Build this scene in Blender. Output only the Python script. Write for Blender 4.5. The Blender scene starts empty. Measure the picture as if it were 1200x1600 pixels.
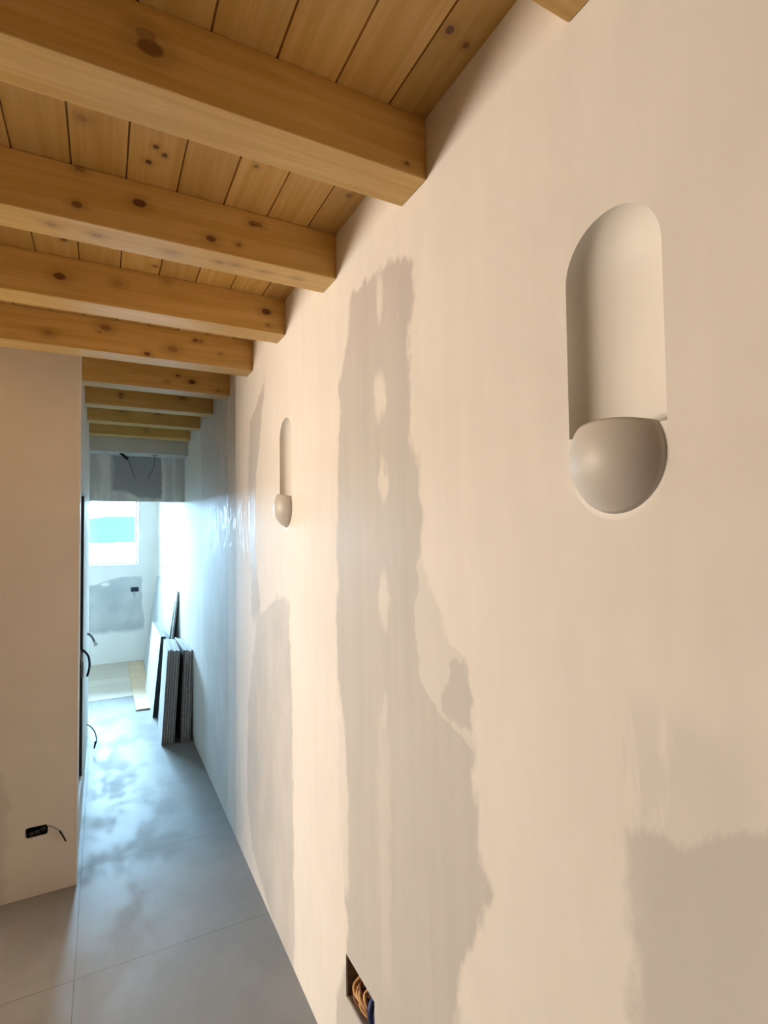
import bpy, bmesh, math, random
from mathutils import Vector, Matrix
from mathutils.geometry import delaunay_2d_cdt

random.seed(7)
SC = bpy.context.scene
COL = SC.collection
PI = math.pi

# ------------------------------------------------------------------ sizes
W = 0.6294            # face of the long plaster wall on the right
XL = -0.100           # left side of the corridor
YF = 2.889            # face of the left wall that looks at the camera
YH = 4.95             # header over the corridor's end
YE = 7.55             # end wall with the window
ZB, ZC = 2.3786, 2.5182   # underside of the beams, underside of the boards
BEAMS = [0.457, 0.9765, 1.4938, 2.0128, 2.5313, 3.0526, 3.5744, 4.0917, 4.6177]
BW = 0.110
XP = -1.25             # the left wall is a short pier; the room goes on beyond it
RX0, RY0 = -3.6, -2.4     # the room the camera stands in


# ------------------------------------------------------------------ helpers
def link(name, bm, mat=None, parent=None, smooth=False, loc=None):
    me = bpy.data.meshes.new(name)
    bmesh.ops.recalc_face_normals(bm, faces=bm.faces[:])
    bm.to_mesh(me)
    bm.free()
    if smooth:
        for p in me.polygons:
            p.use_smooth = True
    o = bpy.data.objects.new(name, me)
    COL.objects.link(o)
    for m in (mat if isinstance(mat, (list, tuple)) else [mat]):
        if m:
            me.materials.append(m)
    if parent:
        o.parent = parent
    if loc is not None:
        o.location = loc
    return o


def box_into(bm, x0, x1, y0, y1, z0, z1, bevel=0.0):
    r = bmesh.ops.create_cube(bm, size=1.0)
    vs = r['verts']
    for v in vs:
        v.co = Vector(((x0 + x1) / 2 + v.co.x * (x1 - x0), (y0 + y1) / 2 + v.co.y * (y1 - y0), (z0 + z1) / 2 + v.co.z * (z1 - z0)))
    if bevel:
        es = list({e for v in vs for e in v.link_edges})
        bmesh.ops.bevel(bm, geom=es, offset=bevel, segments=2, affect='EDGES', profile=0.5)


def box(x0, x1, y0, y1, z0, z1, bevel=0.0):
    bm = bmesh.new()
    box_into(bm, x0, x1, y0, y1, z0, z1, bevel)
    return bm


def tube_into(bm, pts, r, seg=8, r_end=None):
    pts = [Vector(p) for p in pts]
    # Catmull-Rom resample
    P = [pts[0] * 2 - pts[1]] + pts + [pts[-1] * 2 - pts[-2]]
    path = []
    for i in range(1, len(P) - 2):
        for k in range(6):
            t = k / 6
            a, b, c, d = P[i - 1], P[i], P[i + 1], P[i + 2]
            path.append(0.5 * ((2 * b) + (c - a) * t + (2 * a - 5 * b + 4 * c - d) * t * t + (3 * b - a - 3 * c + d) * t ** 3))
    path.append(pts[-1])
    rings = []
    up = Vector((0.31, 0.2, 0.93))
    for i, p in enumerate(path):
        t = (path[min(i + 1, len(path) - 1)] - path[max(i - 1, 0)]).normalized()
        n = (up - t * up.dot(t)).normalized()
        b = t.cross(n)
        up = n
        rr = r if r_end is None else r + (r_end - r) * i / (len(path) - 1)
        rings.append([bm.verts.new(p + (n * math.cos(2 * PI * k / seg) + b * math.sin(2 * PI * k / seg)) * rr) for k in range(seg)])
    for a, b in zip(rings, rings[1:]):
        for k in range(seg):
            bm.faces.new((a[k], a[(k + 1) % seg], b[(k + 1) % seg], b[k]))
    bm.faces.new(rings[0])
    bm.faces.new(rings[-1][::-1])


def tube(pts, r, seg=8, r_end=None):
    bm = bmesh.new()
    tube_into(bm, pts, r, seg, r_end)
    return bm


def wall_slab(outer, holes, place, depth):
    """A wall slab: a 2-D outline with holes, place(u, v, d) gives the 3-D point d behind the face."""
    pts, edges, loops = [], [], []
    for loop in [outer] + holes:
        s = len(pts)
        n = len(loop)
        pts += [Vector(p) for p in loop]
        edges += [(s + i, s + (i + 1) % n) for i in range(n)]
        loops.append((s, n))
    vc, ec, fc, vo, eo, fo = delaunay_2d_cdt(pts, edges, [], 0, 1e-7)

    def inside(q, poly):
        c = False
        for i in range(len(poly)):
            a, b = poly[i], poly[i - 1]
            if (a[1] > q[1]) != (b[1] > q[1]) and q[0] < (b[0] - a[0]) * (q[1] - a[1]) / (b[1] - a[1]) + a[0]:
                c = not c
        return c
    bm = bmesh.new()
    A = [bm.verts.new(place(p[0], p[1], 0)) for p in vc]
    B = [bm.verts.new(place(p[0], p[1], depth)) for p in vc]
    used = {}
    for f in fc:
        q = (sum(vc[i][0] for i in f) / len(f), sum(vc[i][1] for i in f) / len(f))
        if not inside(q, outer) or any(inside(q, h) for h in holes):
            continue
        bm.faces.new([A[i] for i in f])
        bm.faces.new([B[i] for i in reversed(f)])
        for i in range(len(f)):
            e = (f[i], f[(i + 1) % len(f)])
            k = tuple(sorted(e))
            used[k] = None if k in used else e
    for e in used.values():
        if e:
            bm.faces.new([A[e[1]], A[e[0]], B[e[0]], B[e[1]]])
    for v in [v for v in bm.verts if not v.link_faces]:
        bm.verts.remove(v)
    return bm


def empty(name, loc, label, cat, group=None):
    o = bpy.data.objects.new(name, None)
    COL.objects.link(o)
    o.location = loc
    o.empty_display_size = 0.1
    return tag(o, label, cat, group)


def tag(o, label, cat, group=None):
    o['label'] = label
    o['category'] = cat
    if group:
        o['group'] = group
    return o


def struct(o, label=None, cat=None):
    o['kind'] = 'structure'
    if label:
        o['label'] = label
    if cat:
        o['category'] = cat
    return o


# ------------------------------------------------------------------ materials
class N:
    """Small node-tree writer."""
    def __init__(self, name, rough=0.6, spec=0.4):
        self.m = bpy.data.materials.new(name)
        self.m.use_nodes = True
        self.t = self.m.node_tree
        self.b = self.t.nodes['Principled BSDF']
        self.b.inputs['Roughness'].default_value = rough
        self.b.inputs['Specular IOR Level'].default_value = spec

    def new(self, ty, **kw):
        n = self.t.nodes.new(ty)
        for k, v in kw.items():
            setattr(n, k, v)
        return n

    def set(self, sock, v):
        if isinstance(v, bpy.types.NodeSocket):
            self.t.links.new(v, sock)
        elif isinstance(v, (tuple, list)):
            sock.default_value = (*v, 1.0) if sock.type == 'RGBA' and len(v) == 3 else v
        else:
            sock.default_value = v

    def math(self, op, a, b=0.0, c=0.0, clamp=False):
        n = self.new('ShaderNodeMath', operation=op, use_clamp=clamp)
        for i, v in enumerate((a, b, c)):
            self.set(n.inputs[i], v)
        return n.outputs[0]

    def pos(self):
        g = self.new('ShaderNodeNewGeometry')
        s = self.new('ShaderNodeSeparateXYZ')
        self.set(s.inputs[0], g.outputs['Position'])
        return g.outputs['Position'], s.outputs[0], s.outputs[1], s.outputs[2]

    def scale(self, vec, sx, sy, sz, loc=(0, 0, 0)):
        n = self.new('ShaderNodeMapping')
        self.set(n.inputs['Vector'], vec)
        n.inputs['Scale'].default_value = (sx, sy, sz)
        n.inputs['Location'].default_value = loc
        return n.outputs[0]

    def noise(self, vec, scale, detail=3.0, rough=0.55):
        n = self.new('ShaderNodeTexNoise')
        self.set(n.inputs['Vector'], vec)
        n.inputs['Scale'].default_value = scale
        n.inputs['Detail'].default_value = detail
        n.inputs['Roughness'].default_value = rough
        return n.outputs['Fac']

    def step(self, x, a, b):
        n = self.new('ShaderNodeMapRange', interpolation_type='SMOOTHSTEP')
        self.set(n.inputs[0], x)
        n.inputs[1].default_value = a
        n.inputs[2].default_value = b
        return n.outputs[0]

    def remap(self, x, a, b, c, d):
        n = self.new('ShaderNodeMapRange')
        self.set(n.inputs[0], x)
        for i, v in enumerate((a, b, c, d)):
            n.inputs[i + 1].default_value = v
        return n.outputs[0]

    def mix(self, f, a, b, mode='MIX'):
        n = self.new('ShaderNodeMix', data_type='RGBA', blend_type=mode)
        self.set(n.inputs[0], f)
        self.set(n.inputs[6], a)
        self.set(n.inputs[7], b)
        return n.outputs[2]

    def curve(self, x, pts, x0, x1, y0, y1):
        """Piecewise linear function of x through pts [(x, y)]."""
        pts = sorted(pts)
        u = self.math('DIVIDE', self.math('SUBTRACT', x, x0), x1 - x0)
        n = self.new('ShaderNodeFloatCurve')
        c = n.mapping.curves[0]
        P = [((a - x0) / (x1 - x0), (b - y0) / (y1 - y0)) for a, b in pts]
        c.points[0].location = P[0]
        c.points[1].location = P[-1]
        for q in P[1:-1]:
            c.points.new(*q)
        for q in c.points:
            q.handle_type = 'VECTOR'
        n.mapping.extend = 'HORIZONTAL'
        n.mapping.update()
        self.set(n.inputs['Value'], u)
        return self.math('MULTIPLY_ADD', n.outputs[0], y1 - y0, y0)

    def color(self, v):
        self.set(self.b.inputs['Base Color'], v)

    def bump(self, h, strength=0.2, dist=0.002):
        n = self.new('ShaderNodeBump')
        n.inputs['Strength'].default_value = strength
        n.inputs['Distance'].default_value = dist
        self.set(n.inputs['Height'], h)
        self.set(self.b.inputs['Normal'], n.outputs[0])


PLASTER = (0.800, 0.770, 0.725)
SKIM = (0.545, 0.535, 0.515)


def plain(name, col, rough=0.6, var=0.06, scale=12.0, spec=0.4, metal=0.0, bump=0.0):
    n = N(name, rough, spec)
    P, x, y, z = n.pos()
    f = n.noise(P, scale, 4)
    k = n.remap(f, 0.3, 0.7, 1 - var, 1 + var)
    n.color(n.mix(1.0, col, n.mix(0.0, (1, 1, 1), (1, 1, 1)), 'MULTIPLY') if var == 0 else n.mix(1.0, col, _grey(n, k), 'MULTIPLY'))
    n.b.inputs['Metallic'].default_value = metal
    if bump:
        n.bump(n.noise(P, scale * 6, 3), bump)
    return n.m


def _grey(n, k):
    c = n.new('ShaderNodeCombineColor')
    for i in range(3):
        n.set(c.inputs[i], k)
    return c.outputs[0]


def plaster_base(n, P, tint=PLASTER):
    a = n.noise(P, 2.2, 4)
    b = n.noise(n.scale(P, 1, 6, 1.2), 3.0, 3)
    k = n.math('ADD', n.remap(a, 0.3, 0.7, -0.03, 0.03), n.remap(b, 0.3, 0.7, 0.975, 1.02))
    return n.mix(1.0, tint, _grey(n, k), 'MULTIPLY')


def m_right_wall():
    n = N('plaster_with_joint_filler', 0.6, 0.16)
    P, x, y, z = n.pos()
    col = plaster_base(n, P)
    jag = n.math('MULTIPLY', n.math('SUBTRACT', n.noise(n.scale(P, 1, 1, 0.5), 26, 4, 0.6), 0.5), 0.075)
    jag2 = n.math('MULTIPLY', n.math('SUBTRACT', n.noise(n.scale(P, 1, 2.6, 0.5, (3, 1, 2)), 15, 4, 0.6), 0.5), 0.22)
    streak = n.noise(n.scale(P, 1, 14, 0.7), 2.2, 3)
    cloud = n.noise(n.scale(P, 1, 1, 0.6, (5, 2, 8)), 5.0, 4)
    yj = n.math('ADD', y, jag)
    yj2 = n.math('ADD', y, jag2)
    zj = n.math('ADD', z, jag)

    def band(far, near, z0, z1, soft=0.02, softz=0.03, yy=yj):
        m = n.math('MULTIPLY', n.step(yy, 0, 1), 1.0)
        a = n.step(n.math('SUBTRACT', n.curve(z, far, -0.1, 2.7, -0.5, 8.5), yy), -soft, soft) if far else 1.0
        b = n.step(n.math('SUBTRACT', yy, n.curve(z, near, -0.1, 2.7, -0.5, 8.5)), -soft, soft) if near else 1.0
        m = n.math('MULTIPLY', a, b)
        if z0 is not None:
            m = n.math('MULTIPLY', m, n.step(zj, z0 - softz, z0 + softz))
        if z1 is not None:
            m = n.math('MULTIPLY', m, n.step(zj, z1 + softz, z1 - softz))
        return m

    main = band([(0.093, 1.538), (0.206, 1.536), (0.369, 1.461), (0.512, 1.462), (0.625, 1.487), (0.892, 1.515), (1.048, 1.502), (1.195, 1.523), (1.468, 1.507), (1.662, 1.502), (1.818, 1.499), (1.967, 1.461), (2.049, 1.479), (2.1, 1.453), (2.15, 1.428), (2.214, 1.394), (2.255, 1.402), (2.30, 1.388)],
                [(0.591, 0.917), (0.73, 0.896), (0.801, 0.863), (0.868, 0.831), (0.936, 0.795), (0.976, 0.828), (1.032, 0.832), (1.112, 0.839), (1.186, 0.851), (1.218, 0.949), (1.271, 1.037), (1.413, 1.042), (1.529, 1.03), (1.643, 1.013), (1.73, 1.025), (1.822, 1.056), (1.943, 1.061), (2.036, 1.068), (2.116, 1.039), (2.211, 1.031)],
                None, None, 0.012, 0.02)
    topm = n.curve(y, [(0.9, 2.17), (1.0, 2.20), (1.04, 2.224), (1.11, 2.262), (1.18, 2.275), (1.24, 2.278), (1.29, 2.287), (1.34, 2.284), (1.388, 2.296), (1.5, 2.30)], 0.8, 1.6, 2.0, 2.4)
    main = n.math('MULTIPLY', main, n.step(n.math('SUBTRACT', topm, zj), -0.012, 0.012))
    depth = n.math('MULTIPLY', n.remap(cloud, 0.3, 0.7, 0.86, 1.0), n.remap(streak, 0.35, 0.65, 0.88, 1.0))
    main = n.math('MULTIPLY', main, depth)
    # bare spots over the screw heads, and the lighter trowel streak below them
    for (sy, sz, ry, rz, k) in [(1.211, 2.207, .021, .062, .8), (1.214, 1.948, .032, .062, .85), (1.202, 1.732, .020, .054, .7), (1.203, 1.432, .027, .070, .6), (1.205, 1.15, .018, .05, .4), (1.018, 2.07, .018, .02, .9)]:
        d = n.math('POWER', n.math('ADD', n.math('POWER', n.math('DIVIDE', n.math('SUBTRACT', yj, sy), ry), 2.0), n.math('POWER', n.math('DIVIDE', n.math('SUBTRACT', zj, sz), rz), 2.0)), 0.5)
        main = n.math('MULTIPLY', main, n.math('SUBTRACT', 1.0, n.math('MULTIPLY', n.step(d, 1.4, 0.55), k)))
    st = band([(0.2, 1.24), (1.2, 1.255)], [(0.2, 1.19), (1.2, 1.185)], 0.45, 1.12, 0.012, 0.08)
    main = n.math('MULTIPLY', main, n.math('SUBTRACT', 1.0, n.math('MULTIPLY', st, 0.28)))
    st = band([(0.5, 1.54), (1.2, 1.54)], [(0.4, 1.46), (0.7, 1.44), (1.0, 1.455), (1.2, 1.51)], 0.55, 1.22, 0.012, 0.03)
    main = n.math('MULTIPLY', main, n.math('SUBTRACT', 1.0, n.math('MULTIPLY', st, 0.75)))
    half = band([(1.15, 1.07), (1.6, 1.07)], [(1.173, 0.837), (1.207, 0.844), (1.278, 0.85), (1.352, 0.87), (1.369, 0.921), (1.419, 0.939), (1.475, 0.987), (1.558, 1.03)], 1.15, 1.54, 0.014, 0.03)
    half = n.math('MULTIPLY', half, 0.42)
    hd = band([(1.16, 0.89), (1.191, 0.9), (1.215, 0.937), (1.252, 0.948), (1.297, 0.923), (1.339, 0.911)], [(1.173, 0.842), (1.278, 0.85), (1.352, 0.862)], 1.205, 1.35, 0.008, 0.015)
    half = n.math('MAXIMUM', half, n.math('MULTIPLY', hd, 0.85))
    p2 = band([(1.3, 2.57), (1.397, 2.57), (1.611, 2.63), (1.894, 2.625), (2.139, 2.583), (2.204, 2.448), (2.282, 2.346)],
              [(1.3, 2.41), (1.404, 2.459), (1.61, 2.503), (1.877, 2.464), (2.018, 2.405), (2.155, 2.359), (2.274, 2.314)], 1.2, 2.27, 0.015, 0.05)
    p2 = n.math('MULTIPLY', p2, 0.85)
    p3 = band([(-0.018, 2.062), (0.015, 2.286), (0.114, 2.558), (0.302, 2.669), (0.772, 2.637), (1.103, 2.509), (1.213, 2.461), (1.278, 2.287), (1.333, 2.152)],
              [(0.062, 1.944), (0.494, 1.951), (0.726, 1.954), (0.96, 1.957), (1.194, 1.976), (1.363, 1.981)], None, 1.345, 0.012, 0.02)
    p3 = n.math('MULTIPLY', p3, n.remap(cloud, 0.35, 0.65, 0.5, 0.9))
    p4 = band([(0.80, 0.49), (0.924, 0.502), (1.049, 0.488), (1.108, 0.505), (1.185, 0.508), (1.204, 0.49)], None, None, None, 0.016)
    top4 = n.curve(y, [(-1.5, 1.40), (0.20, 1.315), (0.326, 1.282), (0.401, 1.229), (0.483, 1.206), (0.6, 1.2)], -2.0, 1.0, 0.5, 2.0)
    p4 = n.math('MULTIPLY', p4, n.step(n.math('SUBTRACT', top4, zj), -0.012, 0.012))
    p4 = n.math('MULTIPLY', p4, n.remap(cloud, 0.3, 0.7, 0.55, 0.85))
    p4b = band([(1.2, 0.47), (1.45, 0.47)], None, 1.17, 1.37, 0.03, 0.04, yj2)
    p4b = n.math('MULTIPLY', p4b, n.remap(cloud, 0.4, 0.6, 0.12, 0.36))
    p5 = band([(0.003, 3.75), (0.846, 3.95), (1.758, 4.0), (2.6, 4.1)], [(-0.07, 3.13), (1.2, 3.1), (2.46, 3.11)], None, None, 0.014)
    p5 = n.math('MULTIPLY', p5, n.remap(cloud, 0.35, 0.65, 0.25, 0.6))
    p6 = n.math('MULTIPLY', n.step(n.noise(n.scale(P, 1, 3.0, 0.5, (9, 4, 1)), 1.7, 4), 0.55, 0.62), n.math('MULTIPLY', n.step(y, 2.4, 3.0), 0.35))
    fill = main
    for q in (half, p2, p3, p4, p4b, p5, p6):
        fill = n.math('MAXIMUM', fill, q)
    skim = n.mix(n.step(z, 2.0, 2.25), SKIM, (0.56, 0.515, 0.50))
    n.color(n.mix(fill, col, skim))
    # trowelled filler is smoother and, far down the corridor, still damp
    wet = n.math('MULTIPLY', n.math('MULTIPLY', n.step(n.noise(n.scale(P, 1, 9, 2.0, (2, 7, 3)), 5.0, 4), 0.56, 0.64), n.step(y, 2.3, 2.6)), n.step(y, 4.0, 3.3))
    r = n.math('SUBTRACT', n.remap(fill, 0, 1, 0.68, 0.56), n.math('MULTIPLY', wet, 0.20))
    n.set(n.b.inputs['Roughness'], r)
    h = n.math('ADD', n.math('MULTIPLY', n.noise(n.scale(P, 1, 1, .6), 6, 5, 0.6), 1.0), n.math('ADD', n.math('MULTIPLY', n.noise(P, 55, 3), 0.10), n.math('MULTIPLY', fill, 0.12)))
    n.bump(h, 0.35, 0.006)
    return n.m


def m_left_wall():
    n = N('plaster_with_wide_filler', 0.6, 0.3)
    P, x, y, z = n.pos()
    col = plaster_base(n, P)
    j = n.math('MULTIPLY', n.math('SUBTRACT', n.noise(P, 9, 4), 0.5), 0.12)
    xe = n.curve(z, [(-.1, -.36), (0.25, -.36), (0.45, -.355), (0.55, -.37), (0.62, -.42), (0.9, -.6)], -0.2, 2.7, -1.0, 0.0)
    m = n.math('MULTIPLY', n.step(n.math('SUBTRACT', xe, n.math('ADD', x, j)), -0.01, 0.03), 0.45)
    n.color(n.mix(m, col, SKIM))
    n.bump(n.noise(P, 7, 5), 0.25, 0.005)
    return n.m


def m_header():
    n = N('filler_patch_on_header', 0.6, 0.3)
    P, x, y, z = n.pos()
    j = n.math('MULTIPLY', n.math('SUBTRACT', n.noise(P, 12, 4), 0.5), 0.05)
    xj = n.math('ADD', x, j)
    m = n.math('MULTIPLY', n.step(xj, 0.03, 0.09), n.step(xj, 0.455, 0.435))
    zl = n.math('ADD', 1.90, n.math('MULTIPLY', n.step(x, 0.3, 0.12), 0.06))
    m = n.math('MULTIPLY', m, n.step(n.math('SUBTRACT', n.math('ADD', z, j), zl), -0.01, 0.03))
    m = n.math('MULTIPLY', m, n.step(y, 5.0, 4.96))
    base = n.mix(n.step(n.noise(n.scale(P, 9, 1, 1), 1.5, 2), .4, .6), PLASTER, (0.62, 0.61, 0.58))
    n.color(n.mix(m, base, (0.36, 0.36, 0.355)))
    return n.m


def m_end_wall():
    n = N('plaster_with_low_grey_skim', 0.55, 0.35)
    P, x, y, z = n.pos()
    col = plaster_base(n, P)
    j = n.math('MULTIPLY', n.math('SUBTRACT', n.noise(n.scale(P, 1, 1, .5), 6, 4), 0.5), 0.16)
    xj, zj = n.math('ADD', x, j), n.math('ADD', z, n.math('MULTIPLY', j, .5))
    top = n.curve(x, [(-1.5, 0.95), (-.16, 0.985), (0.1, 1.05), (0.2, 1.08), (0.45, 1.075), (0.6, 1.0)], -2, 1, 0, 2)
    m = n.math('MULTIPLY', n.step(n.math('SUBTRACT', top, zj), -0.01, 0.02), n.step(zj, 0.35, 0.42))
    m = n.math('MULTIPLY', m, n.step(xj, 0.46, 0.425))
    m = n.math('MULTIPLY', m, n.remap(n.noise(P, 4, 4), .35, .65, .65, 1.0))
    d = n.math('POWER', n.math('ADD', n.math('POWER', n.math('DIVIDE', n.math('SUBTRACT', x, 0.03), .05), 2.0), n.math('POWER', n.math('DIVIDE', n.math('SUBTRACT', z, .985), .022), 2.0)), .5)
    m = n.math('MULTIPLY', m, n.step(d, .7, 1.2))
    n.color(n.mix(m, col, (0.42, 0.43, 0.43)))
    return n.m


def m_tile():
    n = N('grey_floor_tile', 0.5, 0.24)
    P, x, y, z = n.pos()
    a = n.noise(P, 3.0, 5)
    b = n.noise(P, 40, 3)
    k = n.math('ADD', n.remap(a, 0.3, 0.7, 0.93, 1.07), n.remap(b, .3, .7, -.02, .02))
    col = n.mix(1.0, (0.205, 0.200, 0.190), _grey(n, k), 'MULTIPLY')

    def joint(v, off, size, w):
        u = n.math('FRACT', n.math('DIVIDE', n.math('SUBTRACT', v, off - 100 * size), size))
        return n.step(n.math('MULTIPLY', n.math('ABSOLUTE', n.math('SUBTRACT', u, 0.5)), size), size / 2 - w, size / 2 - w * .55)
    jx = joint(x, -0.082, 0.731, 0.0022)
    jy = joint(y, 2.286, 0.731, 0.0022)
    jm = n.math('MAXIMUM', jx, jy)
    col = n.mix(n.math('MULTIPLY', jm, .9), col, (0.11, 0.108, 0.10))
    dust = n.math('MULTIPLY', n.step(n.noise(n.scale(P, 1.6, 1, 1, (4, 0, 0)), 2.3, 5, .6), .45, .62), .2)
    n.color(n.mix(dust, col, (0.30, 0.295, 0.285)))
    wet = n.step(n.noise(n.scale(P, 1.5, .8, 1, (1, 5, 0)), 3.0, 4, .6), .45, .62)
    n.set(n.b.inputs['Roughness'], n.remap(wet, 0, 1, .46, .58))
    n.bump(n.math('SUBTRACT', n.math('MULTIPLY', n.noise(P, 9, 3), .4), jm), 0.25, 0.0015)
    return n.m


def m_end_floor():
    n = N('beige_floor_boards', 0.5, 0.4)
    P, x, y, z = n.pos()
    u = n.math('DIVIDE', y, 0.26)
    w = n.new('ShaderNodeTexWhiteNoise', noise_dimensions='1D')
    n.set(w.inputs['W'], n.math('FLOOR', u))
    fr = n.math('FRACT', u)
    j = n.math('ADD', n.step(fr, .03, .0), n.step(fr, .97, 1.0))
    g = n.noise(n.scale(P, 1.5, 14, 1), 3, 4)
    col = n.mix(w.outputs['Value'], (0.47, 0.40, 0.31), (0.60, 0.53, 0.43))
    col = n.mix(1.0, col, _grey(n, n.remap(g, .3, .7, .9, 1.1)), 'MULTIPLY')
    n.color(n.mix(n.math('MULTIPLY', j, .6), col, (.25, .21, .16)))
    return n.m


def m_wood(name, axis, light, dark, knots, rnd_knots=True, plank=None, seed=0.0):
    """Spruce: grain along axis (0 = x, 1 = y); knots = [(x, y, z, radius, darkness)] in world space."""
    n = N(name, 0.40, 0.55)
    P, x, y, z = n.pos()
    Q = P
    pk = None
    if plank:
        idx = n.math('FLOOR', n.math('DIVIDE', n.math('SUBTRACT', x, plank[0]), plank[1]))
        w = n.new('ShaderNodeTexWhiteNoise', noise_dimensions='1D')
        n.set(w.inputs['W'], idx)
        pk = w.outputs['Value']
        c = n.new('ShaderNodeCombineXYZ')
        n.set(c.inputs[0], x)
        n.set(c.inputs[1], n.math('MULTIPLY_ADD', idx, 7.31, y))
        n.set(c.inputs[2], z)
        Q = c.outputs[0]
    loc = (seed * 3.1, seed * 1.7, seed * 2.3)
    sc = (1.0, 16.0, 16.0) if axis == 0 else (16.0, 1.0, 16.0)
    g1 = n.noise(n.scale(Q, *sc, loc), 2.2, 5, .6)
    g2 = n.noise(n.scale(Q, *(v * (.35 if v == 1 else 4.5) for v in sc), loc), 1.4, 2)
    big = n.noise(n.scale(Q, 1, 1, 1, loc), 2.0, 2)
    f = n.math('ADD', n.math('MULTIPLY', g1, .75), n.math('MULTIPLY', g2, .25))
    col = n.mix(n.step(f, .36, .66), dark, light)
    col = n.mix(1.0, col, _grey(n, n.remap(big, .3, .7, .93, 1.07)), 'MULTIPLY')
    if pk is not None:
        col = n.mix(1.0, col, _grey(n, n.remap(pk, 0, 1, .9, 1.1)), 'MULTIPLY')
    kn = 0.0
    if rnd_knots:
        v = n.new('ShaderNodeTexVoronoi', feature='F1')
        sk = (3.2, 7.0, 7.0) if axis == 0 else (9.0, 3.6, 9.0)
        n.set(v.inputs['Vector'], n.scale(Q, *sk, loc))
        v.inputs['Scale'].default_value = 1.0
        s = n.new('ShaderNodeSeparateColor')
        n.set(s.inputs[0], v.outputs['Color'])
        kn = n.math('MULTIPLY', n.step(v.outputs['Distance'], .115, .055), n.math('GREATER_THAN', s.outputs[0], .72))
        kn = n.math('MULTIPLY', kn, .6)
    wob = n.new('ShaderNodeVectorMath', operation='ADD')
    nz = n.new('ShaderNodeTexNoise')
    n.set(nz.inputs['Vector'], P)
    nz.inputs['Scale'].default_value = 60
    sc2 = n.new('ShaderNodeVectorMath', operation='SCALE')
    n.set(sc2.inputs[0], nz.outputs['Color'])
    sc2.inputs['Scale'].default_value = .005
    n.set(wob.inputs[0], P)
    n.set(wob.inputs[1], sc2.outputs[0])
    for (kx, ky, kz, r, dk) in knots:
        d = n.new('ShaderNodeVectorMath', operation='DISTANCE')
        a = (1 / 1.5, 1, 1) if axis == 0 else (1, 1 / 1.15, 1)
        n.set(d.inputs[0], n.scale(wob.outputs[0], *a))
        d.inputs[1].default_value = ((kx + .0025) * a[0], (ky + .0025) * a[1], (kz + .0025) * a[2])
        kn = n.math('MAXIMUM', kn, n.math('MULTIPLY', n.step(d.outputs['Value'], r * 1.2, r * .7), dk))
        ring = n.math('MULTIPLY', n.step(d.outputs['Value'], r * 3.0, r * 1.1), .22)
        kn = n.math('MAXIMUM', kn, ring)
    col = n.mix(kn, col, (0.115, 0.035, 0.010))
    n.color(col)
    n.bump(f, .15, .0015)
    return n.m


LIGHT_WOOD, DARK_WOOD = (0.69, 0.455, 0.175), (0.57, 0.345, 0.09)

MAT_RIGHT = m_right_wall()
MAT_LEFT = m_left_wall()
MAT_PLASTER = plain('plain_plaster', PLASTER, .6, .03, 4)
MAT_HEADER = m_header()
MAT_BOXING = plain('grey_plasterboard', (0.60, 0.585, 0.55), .6, .04, 5)
MAT_END = m_end_wall()
MAT_TILE = m_tile()
MAT_ENDFLOOR = m_end_floor()
MAT_GYPSUM = plain('white_gypsum', (0.80, 0.78, 0.74), .55, .015, 6)
MAT_CUP = plain('grey_gypsum', (0.60, 0.575, 0.54), .46, .01, 6, spec=.5)
MAT_BLACK = plain('black_plastic', (0.012, 0.012, 0.013), .45, .1, 20)
MAT_GAP_SHADE = plain('painted_gap_shade', (0.035, 0.034, 0.036), .8, .2, 9)  # shade of the cavity, jambs and board gap, put into the colour
MAT_GREY_CABLE = plain('grey_cable_sheath', (0.22, 0.22, 0.22), .5, .05, 20)
MAT_TAN = plain('tan_wire_sheath', (0.62, 0.38, 0.18), .5, .15, 40)
MAT_BROWN = plain('brown_wire_sheath', (0.16, 0.045, 0.02), .5, .15, 40)
MAT_BLUE = plain('blue_wire_sheath', (0.02, 0.035, 0.12), .45, .1, 30)
MAT_BOXBROWN = plain('dusty_brown_box', (0.19, 0.135, 0.095), .7, .3, 30)
MAT_BLUEBOX = plain('dark_blue_plastic', (0.003, 0.008, 0.045), .4, .1, 30)
MAT_SHEET = plain('white_board_face', (0.80, 0.80, 0.79), .5, .03, 6)
MAT_PALE = plain('pale_grey_board_face', (0.50, 0.515, 0.53), .5, .04, 5)
MAT_EDGE = plain('grey_board_edge', (0.36, 0.355, 0.345), .8, .22, 60, bump=.5)
MAT_TANBOARD = plain('tan_board', (0.56, 0.40, 0.25), .42, .12, 9)
MAT_PVC = plain('white_window_plastic', (0.82, 0.83, 0.83), .35, .01, 5)
MAT_BEAD = plain('white_corner_bead', (0.84, 0.83, 0.80), .45, .02, 12)
MAT_METAL = plain('galvanised_metal', (0.45, 0.45, 0.46), .4, .1, 20, metal=.7)


def m_glass():
    n = N('window_glass')
    t = n.t
    tr = n.new('ShaderNodeBsdfTransparent')
    gl = n.new('ShaderNodeBsdfGlossy')
    gl.inputs['Roughness'].default_value = 0.02
    fr = n.new('ShaderNodeFresnel')
    fr.inputs['IOR'].default_value = 1.45
    mx = n.new('ShaderNodeMixShader')
    t.links.new(fr.outputs[0], mx.inputs[0])
    t.links.new(tr.outputs[0], mx.inputs[1])
    t.links.new(gl.outputs[0], mx.inputs[2])
    t.links.new(mx.outputs[0], t.nodes['Material Output'].inputs[0])
    return n.m


MAT_GLASS = m_glass()

# ------------------------------------------------------------------ the wall lamps' outline
SR = 0.0800            # half width of the lamp
SZ0, SZ1, SRIM = 1.6120, 2.0510, 1.7370


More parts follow.
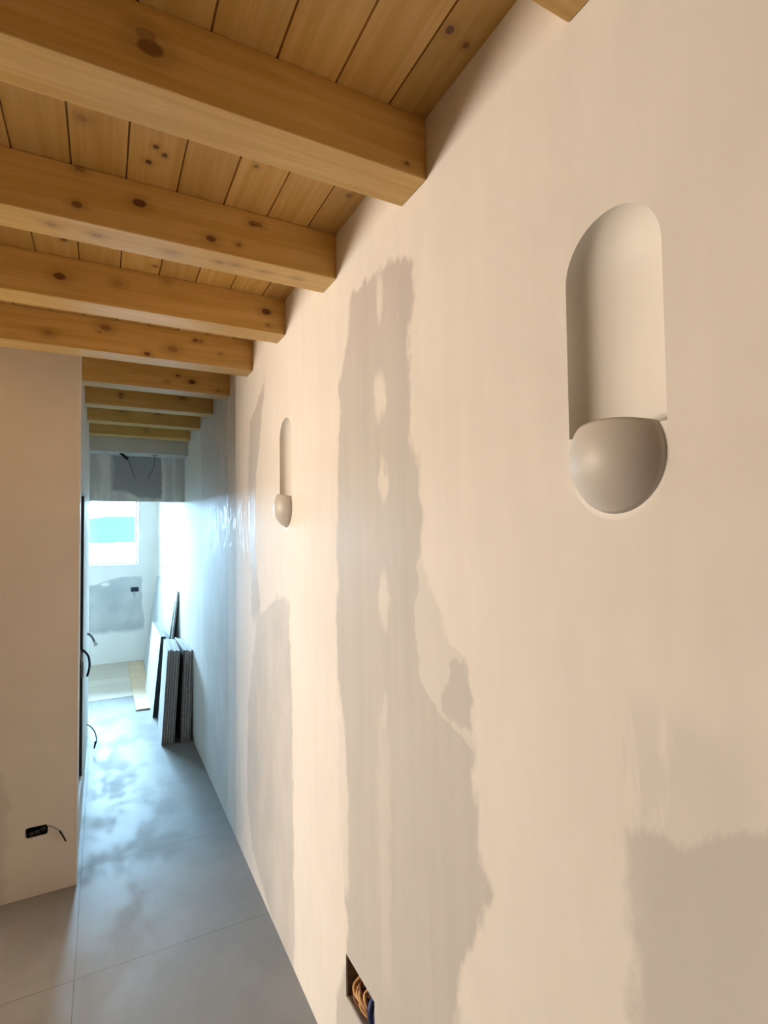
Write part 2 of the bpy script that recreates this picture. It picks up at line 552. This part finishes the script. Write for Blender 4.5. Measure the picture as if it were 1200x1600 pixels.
def stadium(yc, r=SR, n=20):
    zb, zt = SZ0 + SR, SZ1 - SR
    p = [(yc + r * math.cos(a), zt + r * math.sin(a)) for a in (PI * i / n for i in range(n + 1))]
    p += [(yc + r * math.cos(a), zb + r * math.sin(a)) for a in (PI + PI * i / n for i in range(n + 1))]
    return p


LAMPS = [0.5060, 2.0170]
SOCKET = (1.284, 1.467, 0.262, 0.384)          # y0, y1, z0, z1 of the hole low in the right wall
WALLBOX = (-0.297, -0.212, 0.258, 0.303)       # x0, x1, z0, z1 of the hole in the left wall

# ------------------------------------------------------------------ setting
o = link('wall_right', wall_slab([(RY0, -.02), (YE + .25, -.02), (YE + .25, 2.62), (RY0, 2.62)],
         [stadium(c) for c in LAMPS] + [[(SOCKET[0], SOCKET[2]), (SOCKET[1], SOCKET[2]), (SOCKET[1], SOCKET[3]), (SOCKET[0], SOCKET[3])]],
         lambda u, v, d: Vector((W + d, u, v)), 0.14), MAT_RIGHT)
struct(o, 'long plastered wall along the corridor with grey filler patches', 'wall')

x0, x1, z0, z1 = WALLBOX
rr = .010
hole = []
for cx, cz, a0 in ((x1 - rr, z1 - rr, 0), (x0 + rr, z1 - rr, 90), (x0 + rr, z0 + rr, 180), (x1 - rr, z0 + rr, 270)):
    for k in range(5):
        a = math.radians(a0 + 22.5 * k)
        hole.append((cx + rr * math.cos(a), cz + rr * math.sin(a)))
o = link('wall_front', wall_slab([(XP, -.02), (XL, -.02), (XL, 2.62), (XP, 2.62)], [hole], lambda u, v, d: Vector((u, YF + d, v)), 0.10), MAT_LEFT)
struct(o, 'plastered wall facing the camera left of the corridor', 'wall')

DO = (3.12, 3.62, 1.832)
o = link('wall_left', wall_slab([(YF + .10, -.02), (YH, -.02), (YH, 2.62), (YF + .10, 2.62)],
         [[(DO[0], .235), (DO[1], .205), (DO[1], DO[2]), (DO[0], DO[2])]], lambda u, v, d: Vector((XL - d, u, v)), 0.10), MAT_PLASTER)
struct(o, 'left wall of the corridor with a tall dark opening', 'wall')
# the cavity behind the tall opening, its shade put into a near-black colour
bm = bmesh.new()
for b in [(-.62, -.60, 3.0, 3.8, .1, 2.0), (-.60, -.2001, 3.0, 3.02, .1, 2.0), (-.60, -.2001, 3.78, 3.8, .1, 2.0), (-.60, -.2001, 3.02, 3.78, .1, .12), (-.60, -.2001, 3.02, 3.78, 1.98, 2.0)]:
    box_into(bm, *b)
struct(link('wall_cavity', bm, MAT_GAP_SHADE), 'dark cavity behind the tall opening in the corridor wall', 'wall')
bm = bmesh.new()  # strips that put the jambs' shade into a near-black colour
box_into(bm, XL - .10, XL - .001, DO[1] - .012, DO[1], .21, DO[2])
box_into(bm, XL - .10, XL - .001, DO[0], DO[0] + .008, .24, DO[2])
struct(link('trim_1', bm, MAT_GAP_SHADE), 'dark strips painted for the jamb shade of the tall opening', 'trim')
# white bead along the corner of the left wall
bm = box(XL - .004, XL + .0035, YF - .0035, YF + .022, 0.004, ZC - .002, .0015)
struct(link('trim_2', bm, MAT_BEAD), 'white corner bead on the edge of the left wall', 'trim')

bm = box(RX0 - .2, W + .14, RY0 - .2, 5.93, -.12, 0)
struct(link('floor', bm, MAT_TILE), 'large grey floor tiles', 'floor')
bm = box(-1.8, W + .14, 5.93, YE + .25, -.12, .003)
struct(link('floor_far', bm, MAT_ENDFLOOR), 'beige boards in the far room', 'floor')

# board ceiling: tongue and groove boards running along the corridor, one mesh with real grooves
PX, PW = 0.0465, 0.1228
bm = bmesh.new()
k0, k1 = -30, 5
prof = []
for k in range(k0, k1):
    a, b = PX + k * PW, PX + (k + 1) * PW
    g = .0022
    prof += [(a, ZC + .009), (a + g * .4, ZC + .009), (a + g, ZC), (b - g, ZC), (b - g * .4, ZC + .009)]
ya, yb = RY0 - .1, 4.75
va = [bm.verts.new((x, ya, z)) for x, z in prof] + [bm.verts.new((prof[-1][0], ya, ZC + .05)), bm.verts.new((prof[0][0], ya, ZC + .05))]
vb = [bm.verts.new((x, yb, z)) for x, z in prof] + [bm.verts.new((prof[-1][0], yb, ZC + .05)), bm.verts.new((prof[0][0], yb, ZC + .05))]
for i in range(len(va)):
    j = (i + 1) % len(va)
    bm.faces.new((va[i], va[j], vb[j], vb[i]))
bm.faces.new(va)
bm.faces.new(vb[::-1])
knots = [(0.105, 1.339, ZC, .0075, .9), (0.126, 1.36, ZC, .0075, .85), (0.093, 1.402, ZC, .008, .95), (0.557, 0.777, ZC, .0085, .9), (0.602, 0.789, ZC, .007, .8), (-0.047, 1.317, ZC, .011, .45), (0.366, 1.272, ZC, .006, .6), (0.333, 1.299, ZC, .006, .7), (0.587, 1.3, ZC, .006, .8), (0.612, 1.263, ZC, .006, .8), (-0.114, 1.898, ZC, .01, .8), (0.151, 1.951, ZC, .008, .8)]
struct(link('ceiling', bm, m_wood('spruce_ceiling_boards', 1, LIGHT_WOOD, DARK_WOOD, knots, True, (PX, PW), 2.0)), 'ceiling of spruce boards above the beams', 'ceiling')

# lowered boxing, header and far room
struct(link('ceiling_boxing', box(XL, W, 4.735, YH, 2.262, 2.60), MAT_BOXING), 'grey boxed-in strip of ceiling at the corridor end', 'ceiling')
bm = bmesh.new()
box_into(bm, -1.8, W, YH, YH + .12, 1.882, 2.62)
box_into(bm, -1.8, XL - .0005, YH, YH + .12, -.02, 1.882)
struct(link('wall_header', bm, MAT_HEADER), 'header above the opening at the corridor end', 'wall')
struct(link('ceiling_far', box(-1.8, W, YH + .12, YE + .25, 2.30, 2.42), MAT_PLASTER), 'ceiling of the far room', 'ceiling')
struct(link('wall_far_left', box(-1.92, -1.8, YH, YE + .25, -.02, 2.42), MAT_PLASTER), 'left wall of the far room', 'wall')
WX0, WX1, WZ0, WZ1 = -0.95, 0.398, 1.228, 2.16
o = link('wall_end', wall_slab([(-1.8, -.02), (W + .0, -.02), (W + .0, 2.42), (-1.8, 2.42)], [[(WX0, WZ0), (WX1, WZ0), (WX1, WZ1), (WX0, WZ1)]],
         lambda u, v, d: Vector((u, YE + d, v)), 0.25), MAT_END)
struct(o, 'end wall under the bright window', 'wall')
bm = bmesh.new()
yf = YE + .185
FT = .022
for b in [(WX0, WX1, yf, yf + .06, WZ0, WZ0 + FT), (WX0, WX1, yf, yf + .06, WZ1 - FT, WZ1), (WX0, WX0 + FT, yf, yf + .06, WZ0, WZ1), (WX1 - FT, WX1, yf, yf + .06, WZ0, WZ1), (-.36, -.29, yf, yf + .06, WZ0, WZ1)]:
    box_into(bm, *b, .004)
wf = struct(link('window_1', bm, MAT_PVC), 'bright window in the end wall', 'window')
bm = bmesh.new()
box_into(bm, WX0 + FT, -.36, yf + .024, yf + .03, WZ0 + FT, WZ1 - FT)
box_into(bm, -.29, WX1 - FT, yf + .024, yf + .03, WZ0 + FT, WZ1 - FT)
link('pane', bm, MAT_GLASS, wf)
link('window_sill', box(WX0 - .0, WX1, YE - .012, yf, WZ0 - .022, WZ0 + .001, .003), MAT_PVC, wf)

# rest of the room round the camera: open to the left of the pier, with an unseen warm-lit opening added
YR = 4.85
LW = (2.70, 4.20, 1.25, 2.25)
o = link('wall_room_left', wall_slab([(RY0, -.02), (YR, -.02), (YR, 2.62), (RY0, 2.62)], [[(LW[0], LW[2]), (LW[1], LW[2]), (LW[1], LW[3]), (LW[0], LW[3])]],
         lambda u, v, d: Vector((RX0 - d, u, v)), 0.095), plain('bare_grey_render', (.30, .27, .22), .8, .1, 5))
struct(o, 'wall of the room beside the camera', 'wall')
struct(link('wall_back', box(RX0 - .12, W + .14, RY0 - .12, RY0, -.02, 2.62), plain('bare_brown_render', (.10, .085, .065), .8, .1, 5)), 'wall behind the camera', 'wall')
struct(link('wall_room_far', box(RX0 - .12, XP, YR, YR + .095, -.02, 2.62), MAT_PLASTER), 'far wall of the room beside the corridor', 'wall')
struct(link('wall_room_side', box(XP, XP + .035, YF + .10, YR + .095, -.02, 2.62), MAT_PLASTER), 'side wall of the room beside the corridor', 'wall')
struct(link('opening_plate', box(RX0 - .099, RX0 - .096, LW[0] - .1, LW[1] + .1, LW[2] - .1, LW[3] + .1), MAT_PVC), 'added plate closing the unseen lit opening of the side room', 'window')  # added plate behind the warm light, keeps the sky out

# ------------------------------------------------------------------ beams
KN = {1: [(.067, 2.443, .016, .8), (.060, 2.463, .013, .55), (.58, 2.40, .005, .8)],
      2: [(.078, 2.462, .012, .95), (-.063, 2.418, .009, .8), (-.057, 2.511, .009, .6), (.258, 2.412, .010, .9), (.373, 2.484, .009, .8), (.39, 2.486, .008, .7), (.333, 2.413, .006, .7)],
      3: [(-.132, 2.449, .013, .95), (.039, 2.461, .012, .4), (.554, 2.457, .013, .95), (.56, 2.405, .006, .6), (.194, 2.5, .008, .3)],
      4: [(-.204, 2.426, .014, .5), (.003, 2.482, .015, .7), (-.02, 2.46, .006, .6), (.166, 2.393, .010, .9), (.367, 2.484, .009, .85), (.39, 2.484, .008, .6), (.271, 2.431, .017, .6), (.48, 2.44, .006, .5)],
      5: [(.426, 2.433, .014, 1.), (.353, 2.459, .008, .9), (.565, 2.40, .006, .7), (.30, 2.42, .007, .4)],
      6: [(.09, 2.451, .010, .8), (.09, 2.432, .008, .7), (.44, 2.465, .015, .6)],
      7: [(.12, 2.46, .018, .45), (.34, 2.46, .012, .7)],
      8: [(.3, 2.43, .01, .5)]}
ORD = ['', 'nearest', 'second', 'third', 'fourth', 'fifth', 'sixth', 'seventh', 'eighth']
BLAB = ['thick timber beam cut by the top edge of the picture, above the near wall lamp',
        'nearest whole ceiling beam, ending above the upright grey filler stripe and showing one big knot',
        'second whole ceiling beam from the camera, with knots along its pale underside',
        'third whole ceiling beam, ending just past the top of the grey filler stripe',
        'fourth whole ceiling beam, running flush along the top of the left wall',
        'first ceiling beam inside the corridor, with one round dark knot near the right wall',
        'second ceiling beam inside the corridor, with a pair of knots near its left end',
        'third ceiling beam inside the corridor, second before the grey boxing',
        'last ceiling beam inside the corridor, right against the grey boxing']
for i, y in enumerate(BEAMS):
    ks = [(a, y, b, r, d) for a, b, r, d in KN.get(i, [])]
    if i == 2:
        ks += [(-.12, y + .05, ZB, .009, .55), (-.02, y + .055, ZB, .010, .5), (.16, y + .06, ZB, .011, .4), (.29, y + .055, ZB, .009, .45), (.335, y + .05, ZB, .011, .4), (.42, y + .055, ZB, .010, .35), (.52, y + .05, ZB, .009, .4)]
    xa = RX0 if y + BW < YF else XL
    m = m_wood('spruce_beam_' + 'abcdefghi'[i], 0, LIGHT_WOOD, DARK_WOOD, ks, True, None, i + 1.0)
    o = link('ceiling_beam', box(xa + .0005, W - .0005, y, y + BW, ZB, ZC - .0005, .002), m)
    tag(o, BLAB[i], 'beam', 'ceiling beams')

# ------------------------------------------------------------------ wall lamps
def recess_bm():
    """Hollow half-round groove with round ends, its outline the stadium, in lamp space (x = 0 on the wall face)."""
    bm = bmesh.new()
    rings = []
    n = 20
    for i in range(13):
        a = PI / 2 * i / 12
        r, d = SR * math.cos(a), .048 * math.sin(a)
        r = max(r, 1e-4)
        rings.append([bm.verts.new((d, p, q - SZ0)) for p, q in stadium(0, r, n)])
    for A, B in zip(rings, rings[1:]):
        for k in range(len(A)):
            bm.faces.new((A[k], A[(k + 1) % len(A)], B[(k + 1) % len(B)], B[k]))
    L = rings[-1]
    for k in range(len(L) // 2):
        pass
    bm.faces.new(L)
    return bm


CUP_R, CUP_P, CUP_Z = 0.0785, 0.050, 0.0875      # round bulge: radius, how far it stands out, its centre's height
CUP_S = (CUP_R ** 2 + CUP_P ** 2) / (2 * CUP_P)


def cup_p(r):
    return math.sqrt(max(CUP_S ** 2 - r * r, 0)) - (CUP_S - CUP_P)


def cup_bm():
    """Round bulging cup, cut open at the top."""
    bm = bmesh.new()
    n, m = 72, 12
    rim = SRIM - SZ0

    def cut(r, a):
        return CUP_Z + r * math.sin(a) - (rim + .33 * cup_p(r))
    apex = bm.verts.new((-CUP_P, 0, CUP_Z))
    rows = []
    for i in range(n):
        a = PI / 2 + 2 * PI * i / n
        hi = CUP_R
        if cut(CUP_R, a) > 0:
            lo = 0.0
            for _ in range(40):
                mid = (lo + hi) / 2
                lo, hi = (mid, hi) if cut(mid, a) < 0 else (lo, mid)
        rows.append([bm.verts.new((-cup_p(hi * k / m) + .004, hi * k / m * math.cos(a), CUP_Z + hi * k / m * math.sin(a))) for k in range(1, m + 1)])
    apex.co.x += .004
    for i in range(n):
        A, B = rows[i], rows[(i + 1) % n]
        bm.faces.new((apex, A[0], B[0]))
        for k in range(m - 1):
            bm.faces.new((A[k], A[k + 1], B[k + 1], B[k]))
    return bm


def ledge_bm():
    """Flat ledge round the cup, just behind the wall face, filling the rounded end of the groove."""
    bm = bmesh.new()
    rim = SRIM - SZ0
    a0 = math.asin((rim - CUP_Z) / CUP_R)
    n = 60
    inn, out, bk = [], [], []
    for i in range(n + 1):
        a = a0 - (PI + 2 * a0) * i / n
        ca, sa = math.cos(a), math.sin(a)
        inn.append(bm.verts.new((.004, CUP_R * ca * .99, CUP_Z + CUP_R * sa * .99)))
        # where the ray meets the outline of the lamp
        lo, hi = 0.0, .2
        for _ in range(40):
            t = (lo + hi) / 2
            y, z = t * ca, CUP_Z + t * sa
            ins = abs(y) < SR and (z > SR or y * y + (z - SR) ** 2 < SR * SR)
            lo, hi = (t, hi) if ins else (lo, t)
        z = CUP_Z + lo * sa
        y = lo * ca
        if i in (0, n):
            z, y = rim, SR * (1 if ca > 0 else -1)
        out.append(bm.verts.new((.004, y, min(z, rim))))
    for i in range(n):
        bm.faces.new((inn[i], inn[i + 1], out[i + 1], out[i]))
    return bm


def mark_sharp(o, ang=35):
    me = o.data
    bm = bmesh.new()
    bm.from_mesh(me)
    for e in bm.edges:
        if len(e.link_faces) == 2 and e.calc_face_angle(0) > math.radians(ang):
            e.smooth = False
    bm.to_mesh(me)
    bm.free()


LL = ['white plaster wall lamp nearest the camera, its rounded groove above a bulging cup',
      'white plaster wall lamp left of the grey filler stripe, seen almost edge on']
first = None
for i, yc in enumerate(LAMPS):
    if first is None:
        first = empty('wall_lamp', (W, yc, SZ0), LL[i], 'wall lamp', 'plaster wall lamps')
        a = link('recess', recess_bm(), MAT_GYPSUM, first, True)
        b = link('cup', cup_bm(), MAT_CUP, first, True)
        c = link('ledge', ledge_bm(), MAT_GYPSUM, first)
        for q in (b, c):
            md = q.modifiers.new('thickness', 'SOLIDIFY')
            md.thickness = .004
            md.offset = -1 if q is c else 0
        mark_sharp(a)
    else:
        r = first.copy()
        COL.objects.link(r)
        r.location = (W, yc, SZ0)
        r['label'] = LL[i]
        for ch in first.children:
            c = ch.copy()
            COL.objects.link(c)
            c.parent = r

# ------------------------------------------------------------------ boxes and cables in the walls
y0, y1, z0, z1 = SOCKET
t = empty('socket_box', (W, (y0 + y1) / 2, z0), 'open brown socket box low in the right wall with loose wires inside', 'socket box')
bm = bmesh.new()
d, th = .062, .003
ox, oy, oz = W, (y0 + y1) / 2, z0
hw, hh = (y1 - y0) / 2, z1 - z0
for b in [(d - th, d, -hw, hw, 0, hh), (.004, d, -hw, -hw + th, 0, hh), (.004, d, hw - th, hw, 0, hh), (.004, d, -hw, hw, 0, th), (.004, d, -hw, hw, hh - th, hh)]:
    box_into(bm, *b)
link('back_box', bm, MAT_BOXBROWN, t)
rnd = random.Random(4)
T, B, U = MAT_TAN, MAT_BROWN, MAT_BLUE
for pa, m, r in [
        ([(.055, .06, .075), (.030, .066, .058), (.012, .062, .046), (.010, .045, .034), (.020, .015, .028), (.032, -.02, .022)], T, .0052),
        ([(.055, .04, .07), (.024, .050, .052), (.008, .030, .044), (.010, .004, .040), (.022, -.03, .026)], T, .0048),
        ([(.055, .02, .085), (.022, .028, .066), (.006, .010, .058), (.012, -.006, .044), (.026, -.02, .02)], T, .0045),
        ([(.055, -.01, .09), (.020, .000, .070), (.010, -.016, .064), (.014, -.030, .046), (.028, -.04, .02)], T, .0050),
        ([(.050, .02, .06), (.016, .026, .034), (.012, .008, .020), (.026, -.02, .010)], T, .0045),
        ([(.055, .05, .05), (.018, .066, .030), (.010, .050, .018), (.018, .02, .010)], B, .0050),
        ([(.055, .03, .09), (.026, .036, .074), (.014, .020, .066), (.018, .004, .052), (.03, -.01, .03)], B, .0055),
        ([(.055, -.02, .085), (.018, -.014, .060), (.010, -.026, .050), (.02, -.04, .03)], B, .0050),
        ([(.055, -.035, .095), (.020, -.046, .082), (.006, -.056, .062), (.014, -.066, .036), (.03, -.068, .012)], U, .0095),
        ([(.055, -.05, .09), (.024, -.060, .074), (.012, -.070, .055), (.022, -.076, .03)], U, .0065)]:
    w = link('wire', tube(pa, r, 8), m, t, True)
    w['label'] = {T: 'tan wire', B: 'dark brown wire', U: 'blue-black wire'}[m]

x0, x1, z0, z1 = WALLBOX
cx = (x0 + x1) / 2
t = empty('junction_box', (cx, YF, z0), 'black flush junction box low in the left wall with one cable curling out', 'junction box')
bm = bmesh.new()
hw, hh = (x1 - x0) / 2, z1 - z0
for b in [(-hw, hw, .055, .058, 0, hh), (-hw, -hw + .002, .006, .055, 0, hh), (hw - .002, hw, .006, .055, 0, hh), (-hw, hw, .006, .055, 0, .002), (-hw, hw, .006, .055, hh - .002, hh)]:
    box_into(bm, *b)
link('back_box', bm, MAT_BLACK, t)
bm = bmesh.new()
for (ux, uz, ur) in [(-.022, .014, .010), (.0, .018, .011), (.022, .026, .011)]:
    tube_into(bm, [(ux, .05, uz), (ux + .002, .02, uz), (ux + .004, -.003, uz + .001)], ur, 10)
link('cable_bundle', bm, MAT_BLACK, t, True)
c = link('cable', tube([(hw - .010, .04, .036), (hw - .004, .002, .038), (hw + .02, -.020, .036), (hw + .047, -.026, .014), (hw + .060, -.024, -.014)], .0022, 8), MAT_GREY_CABLE, t, True)
link('cable_tip', tube([(hw + .047, -.026, .014), (hw + .055, -.025, -.002), (hw + .066, -.024, -.026), (hw + .072, -.024, -.04)], .0042, 8, .003), MAT_BLACK, t, True)

# cables out of the corridor's left wall
t = empty('cable_loop', (XL, 3.62, .86), 'black cable loop hanging from the dark opening in the left corridor wall', 'cable')
link('black_cable', tube([(-.03, .0, .09), (.002, -.02, .07), (.028, -.01, .03), (.034, -.005, -.03), (.022, -.01, -.085)], .0062, 8), MAT_BLACK, t, True)
link('dark_sleeve', tube([(-.01, -.30, .13), (.004, -.32, .06), (.004, -.30, -.02)], .007, 8), MAT_GREY_CABLE, t, True)
t = empty('cable_stub', (XL, 4.55, .87), 'short grey cable stub with a pale end high on the left corridor wall', 'cable')
link('grey_cable', tube([(-.01, .0, .012), (.018, -.01, -.006), (.036, -.015, -.03), (.046, -.015, -.055)], .008, 8), MAT_GREY_CABLE, t, True)
link('pale_end', tube([(.046, -.015, -.055), (.054, -.015, -.072), (.060, -.015, -.085)], .010, 8, .016), MAT_SHEET, t, True)
t = empty('cable_end', (XL, 4.55, .19), 'thin curved cable with a black tip low on the left corridor wall', 'cable')
link('thin_cable', tube([(-.01, 0, .025), (.02, -.01, .012), (.052, -.02, -.03), (.066, -.02, -.085), (.062, -.02, -.115)], .0045, 8), MAT_GREY_CABLE, t, True)
link('black_tip', tube([(.062, -.02, -.105), (.057, -.02, -.13), (.050, -.02, -.155)], .009, 8, .005), MAT_BLACK, t, True)

# two wires hanging from the boxing
t = empty('hanging_cable', (.13, 4.82, 2.262), 'left of two cables hanging from the ceiling boxing, with a thick black sleeve', 'cable', 'cables hanging from the boxing')
link('black_sleeve', tube([(-.012, -.01, .004), (.014, -.012, -.018), (.045, -.012, -.045)], .011, 8, .013), MAT_BLACK, t, True)
link('thin_cable', tube([(.045, -.012, -.045), (.065, -.012, -.10), (.085, -.01, -.16), (.100, -.01, -.205)], .0055, 8), MAT_GREY_CABLE, t, True)
t = empty('hanging_cable', (.375, 4.82, 2.262), 'thin cable hanging on the right from the ceiling boxing, without a sleeve', 'cable', 'cables hanging from the boxing')
link('thin_cable', tube([(0, 0, .004), (.002, -.005, -.04), (-.006, -.008, -.10), (-.028, -.01, -.15), (-.045, -.01, -.20)], .0045, 8), MAT_GREY_CABLE, t, True)
link('hole_cover', box(-.022, .026, -.02, .02, -.003, .002, .001), MAT_GREY_CABLE, t)

# blue box in the end wall
t = empty('blue_wall_box', (.362, YE, .875), 'small dark blue flush box in the grey skim of the end wall', 'wall box')
bm = bmesh.new()
for b in [(-.045, .045, -.003, .001, 0, .006), (-.045, .045, -.003, .001, .052, .058), (-.045, -.037, -.003, .001, .006, .052), (.037, .045, -.003, .001, .006, .052)]:
    box_into(bm, *b)
link('frame', bm, MAT_BLUEBOX, t)
link('insert', box(-.037, .037, -.0015, .001, .006, .052), MAT_BLUEBOX, t)
link('wire', tube([(-.01, -.002, .01), (-.012, -.012, -.02), (-.006, -.012, -.06)], .003, 6), MAT_GREY_CABLE, t, True)

# little bracket on the far right wall
t = empty('wall_bracket', (W, 6.66, 1.255), 'tiny grey metal bracket on the bright right wall beside the window', 'bracket')
link('plate', box(-.006, 0, -.10, .10, -.03, .012, .002), MAT_METAL, t)
link('hook', tube([(-.004, -.05, -.01), (-.03, -.05, -.014), (-.036, -.05, .01)], .006, 8), MAT_METAL, t, True)

# ------------------------------------------------------------------ boards leaning on the right wall
def leaning(name, xb, lean, thick, y0, y1, h, label, cat, group=None, ragged=0.0, rnd=None, edge=MAT_EDGE, turn=0.0, face=None):
    """A sheet standing on the floor, its foot at xb, its top tipped to +x by lean (radians). Face sheets are children of the core."""
    root = empty(name, (xb, y0, .001), label, cat, group)
    root.rotation_euler = (0, lean, -turn)
    L = y1 - y0
    bm = bmesh.new()
    n = 14
    c = []
    for i in range(n + 1):
        z = h * i / n
        q = (rnd.uniform(-ragged, ragged) if rnd else 0)
        c.append([bm.verts.new((.0012, max(q, -.02) + .02 if ragged else 0, z)), bm.verts.new((thick - .0012, (max(q, -.02) + .02 if ragged else 0) + (rnd.uniform(-ragged, ragged) * .4 if rnd else 0), z)),
                  bm.verts.new((thick - .0012, L, z)), bm.verts.new((.0012, L, z))])
    for A, B in zip(c, c[1:]):
        for k in range(4):
            bm.faces.new((A[k], A[(k + 1) % 4], B[(k + 1) % 4], B[k]))
    bm.faces.new(c[0][::-1])
    bm.faces.new(c[-1])
    link('core', bm, edge, root)
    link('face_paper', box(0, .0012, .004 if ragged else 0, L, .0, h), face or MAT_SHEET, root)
    link('back_paper', box(thick - .0012, thick, .006 if ragged else 0, L, .0, h), MAT_SHEET, root)
    return root


leaning('wall_panel', .487, .118, .014, 5.30, 7.46, 1.075, 'tall white panel leaning on the right wall behind the stacked boards, its top edge highest', 'panel', face=MAT_PALE)
leaning('wall_panel', .452, .150, .016, 5.36, 7.40, 1.010, 'long pale panel leaning just in front of the tallest white panel', 'panel', face=MAT_PALE)
leaning('dark_edged_panel', .392, .094, .042, 5.14, 6.05, .70, 'white panel with a thick black edge, standing just behind the stacked boards', 'panel', edge=MAT_BLACK)
rnd = random.Random(3)
NAMES = ['leftmost', 'second', 'third', 'fourth', 'fifth']
x = .400
for k in range(5):
    th = .0174
    leaning('plaster_board', x, .061, th, 4.425 + rnd.uniform(0, .012), 4.95 + rnd.uniform(-.02, .03), .708 - .002 * k + rnd.uniform(-.006, .006),
            ['outermost board of the leaning stack, with its white face to the corridor', 'board right behind the white-faced outermost one in the leaning stack', 'middle board of the left half of the leaning stack', 'fourth board from the left in the leaning stack', 'board on the left side of the black gap in the leaning stack'][k],
            'board', 'boards stacked against the right wall', .009, rnd, turn=.040)
    x += th + .0010
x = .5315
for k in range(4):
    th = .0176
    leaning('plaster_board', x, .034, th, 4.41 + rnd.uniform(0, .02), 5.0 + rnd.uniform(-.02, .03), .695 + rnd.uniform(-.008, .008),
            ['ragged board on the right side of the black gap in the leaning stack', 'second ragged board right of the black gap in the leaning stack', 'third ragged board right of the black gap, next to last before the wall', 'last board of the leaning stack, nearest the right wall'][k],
            'board', 'boards stacked against the right wall', .016, rnd, face=MAT_GAP_SHADE if k == 0 else None)  # near-black face puts the gap's shade into the board's colour
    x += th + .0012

# board lying on the floor of the far room
t = link('floor_board', box(.274, .445, 5.40, 7.44, .0035, .0155, .002), MAT_TANBOARD)
tag(t, 'long tan board lying flat on the floor beside the leaning panels', 'board')

# ------------------------------------------------------------------ outside the window
def hill_bm():
    bm = bmesh.new()
    pts = [(-90, 3), (-50, 6), (-30, 4.5), (-12, 6.5), (-4, 6.0), (2, 7.0), (12, 6.4), (25, 6.8), (50, 5), (90, 4)]
    f, b = [], []
    low = []
    for x, h in pts:
        low.append(bm.verts.new((x, 150, -6)))
        f.append(bm.verts.new((x, 165, h)))
        b.append(bm.verts.new((x, 190, -6)))
    for i in range(len(pts) - 1):
        bm.faces.new((low[i], low[i + 1], f[i + 1], f[i]))
        bm.faces.new((f[i], f[i + 1], b[i + 1], b[i]))
    bm.faces.new(low[::-1] + b) if False else None
    return bm


struct(link('hill', hill_bm(), plain('distant_wooded_hill', (0.0075, .0105, .0090), .9, .12, .02, spec=0.0)), 'blue-green hillside outside the window', 'hill')
struct(link('ground_outside', box(-60, 60, YE + .3, 150, -.6, -.4), plain('pale_terrace', (.72, .72, .70), .8, .04, .3)), 'pale ground outside the window', 'ground')

# ------------------------------------------------------------------ light
wd = bpy.data.worlds.new('sky')
SC.world = wd
wd.use_nodes = True
bg = wd.node_tree.nodes['Background']
bg.inputs[0].default_value = (0.44, 0.74, 1.0, 1)
bg.inputs[1].default_value = 150.0


def area(name, loc, rot, sx, sy, power, col, portal=False):
    l = bpy.data.lights.new(name, 'AREA')
    l.shape = 'RECTANGLE'
    l.size, l.size_y = sx, sy
    l.energy = power
    l.color = col
    if portal:
        l.cycles.is_portal = True
    o = bpy.data.objects.new(name, l)
    COL.objects.link(o)
    o.location = loc
    o.rotation_euler = rot
    return o


area('window_portal', ((WX0 + WX1) / 2, YE + .24, (WZ0 + WZ1) / 2), (-PI / 2, 0, 0), WX1 - WX0, WZ1 - WZ0, 1, (1, 1, 1), True)
# added warm light in the unseen side-room opening, placed from the shadows
area('added_warm_light', (RX0 - .06, (LW[0] + LW[1]) / 2, (LW[2] + LW[3]) / 2), (0, -PI / 2, 0), LW[3] - LW[2] - .02, LW[1] - LW[0] - .02, 222, (1.0, 0.85, 0.69))

# ------------------------------------------------------------------ camera
cam = bpy.data.cameras.new('camera')
co = bpy.data.objects.new('camera', cam)
COL.objects.link(co)
yaw, pitch, roll = map(math.radians, (27.7304, 2.1219, -0.6936))
F = Vector((math.sin(yaw) * math.cos(pitch), math.cos(yaw) * math.cos(pitch), math.sin(pitch)))
R0 = Vector((math.cos(yaw), -math.sin(yaw), 0))
U0 = R0.cross(F)
R = R0 * math.cos(roll) + U0 * math.sin(roll)
U = -R0 * math.sin(roll) + U0 * math.cos(roll)
co.matrix_world = Matrix(((R.x, U.x, -F.x, 0), (R.y, U.y, -F.y, 0), (R.z, U.z, -F.z, 1.6), (0, 0, 0, 1)))
cam.sensor_fit = 'VERTICAL'
cam.sensor_height = 36
cam.lens = 834.934 / 1600 * 36
cam.clip_start = .02
cam.clip_end = 500
SC.camera = co

SC.view_settings.view_transform = 'Standard'
SC.view_settings.look = 'None'
SC.view_settings.gamma = 1
SC.view_settings.use_curve_mapping = False
SC.view_settings.exposure = 0.0
SC.cycles.use_denoising = True
SC.cycles.max_bounces = 14
SC.cycles.diffuse_bounces = 8
SC.cycles.glossy_bounces = 4
SC.cycles.transparent_max_bounces = 8
SC.cycles.sample_clamp_indirect = 8
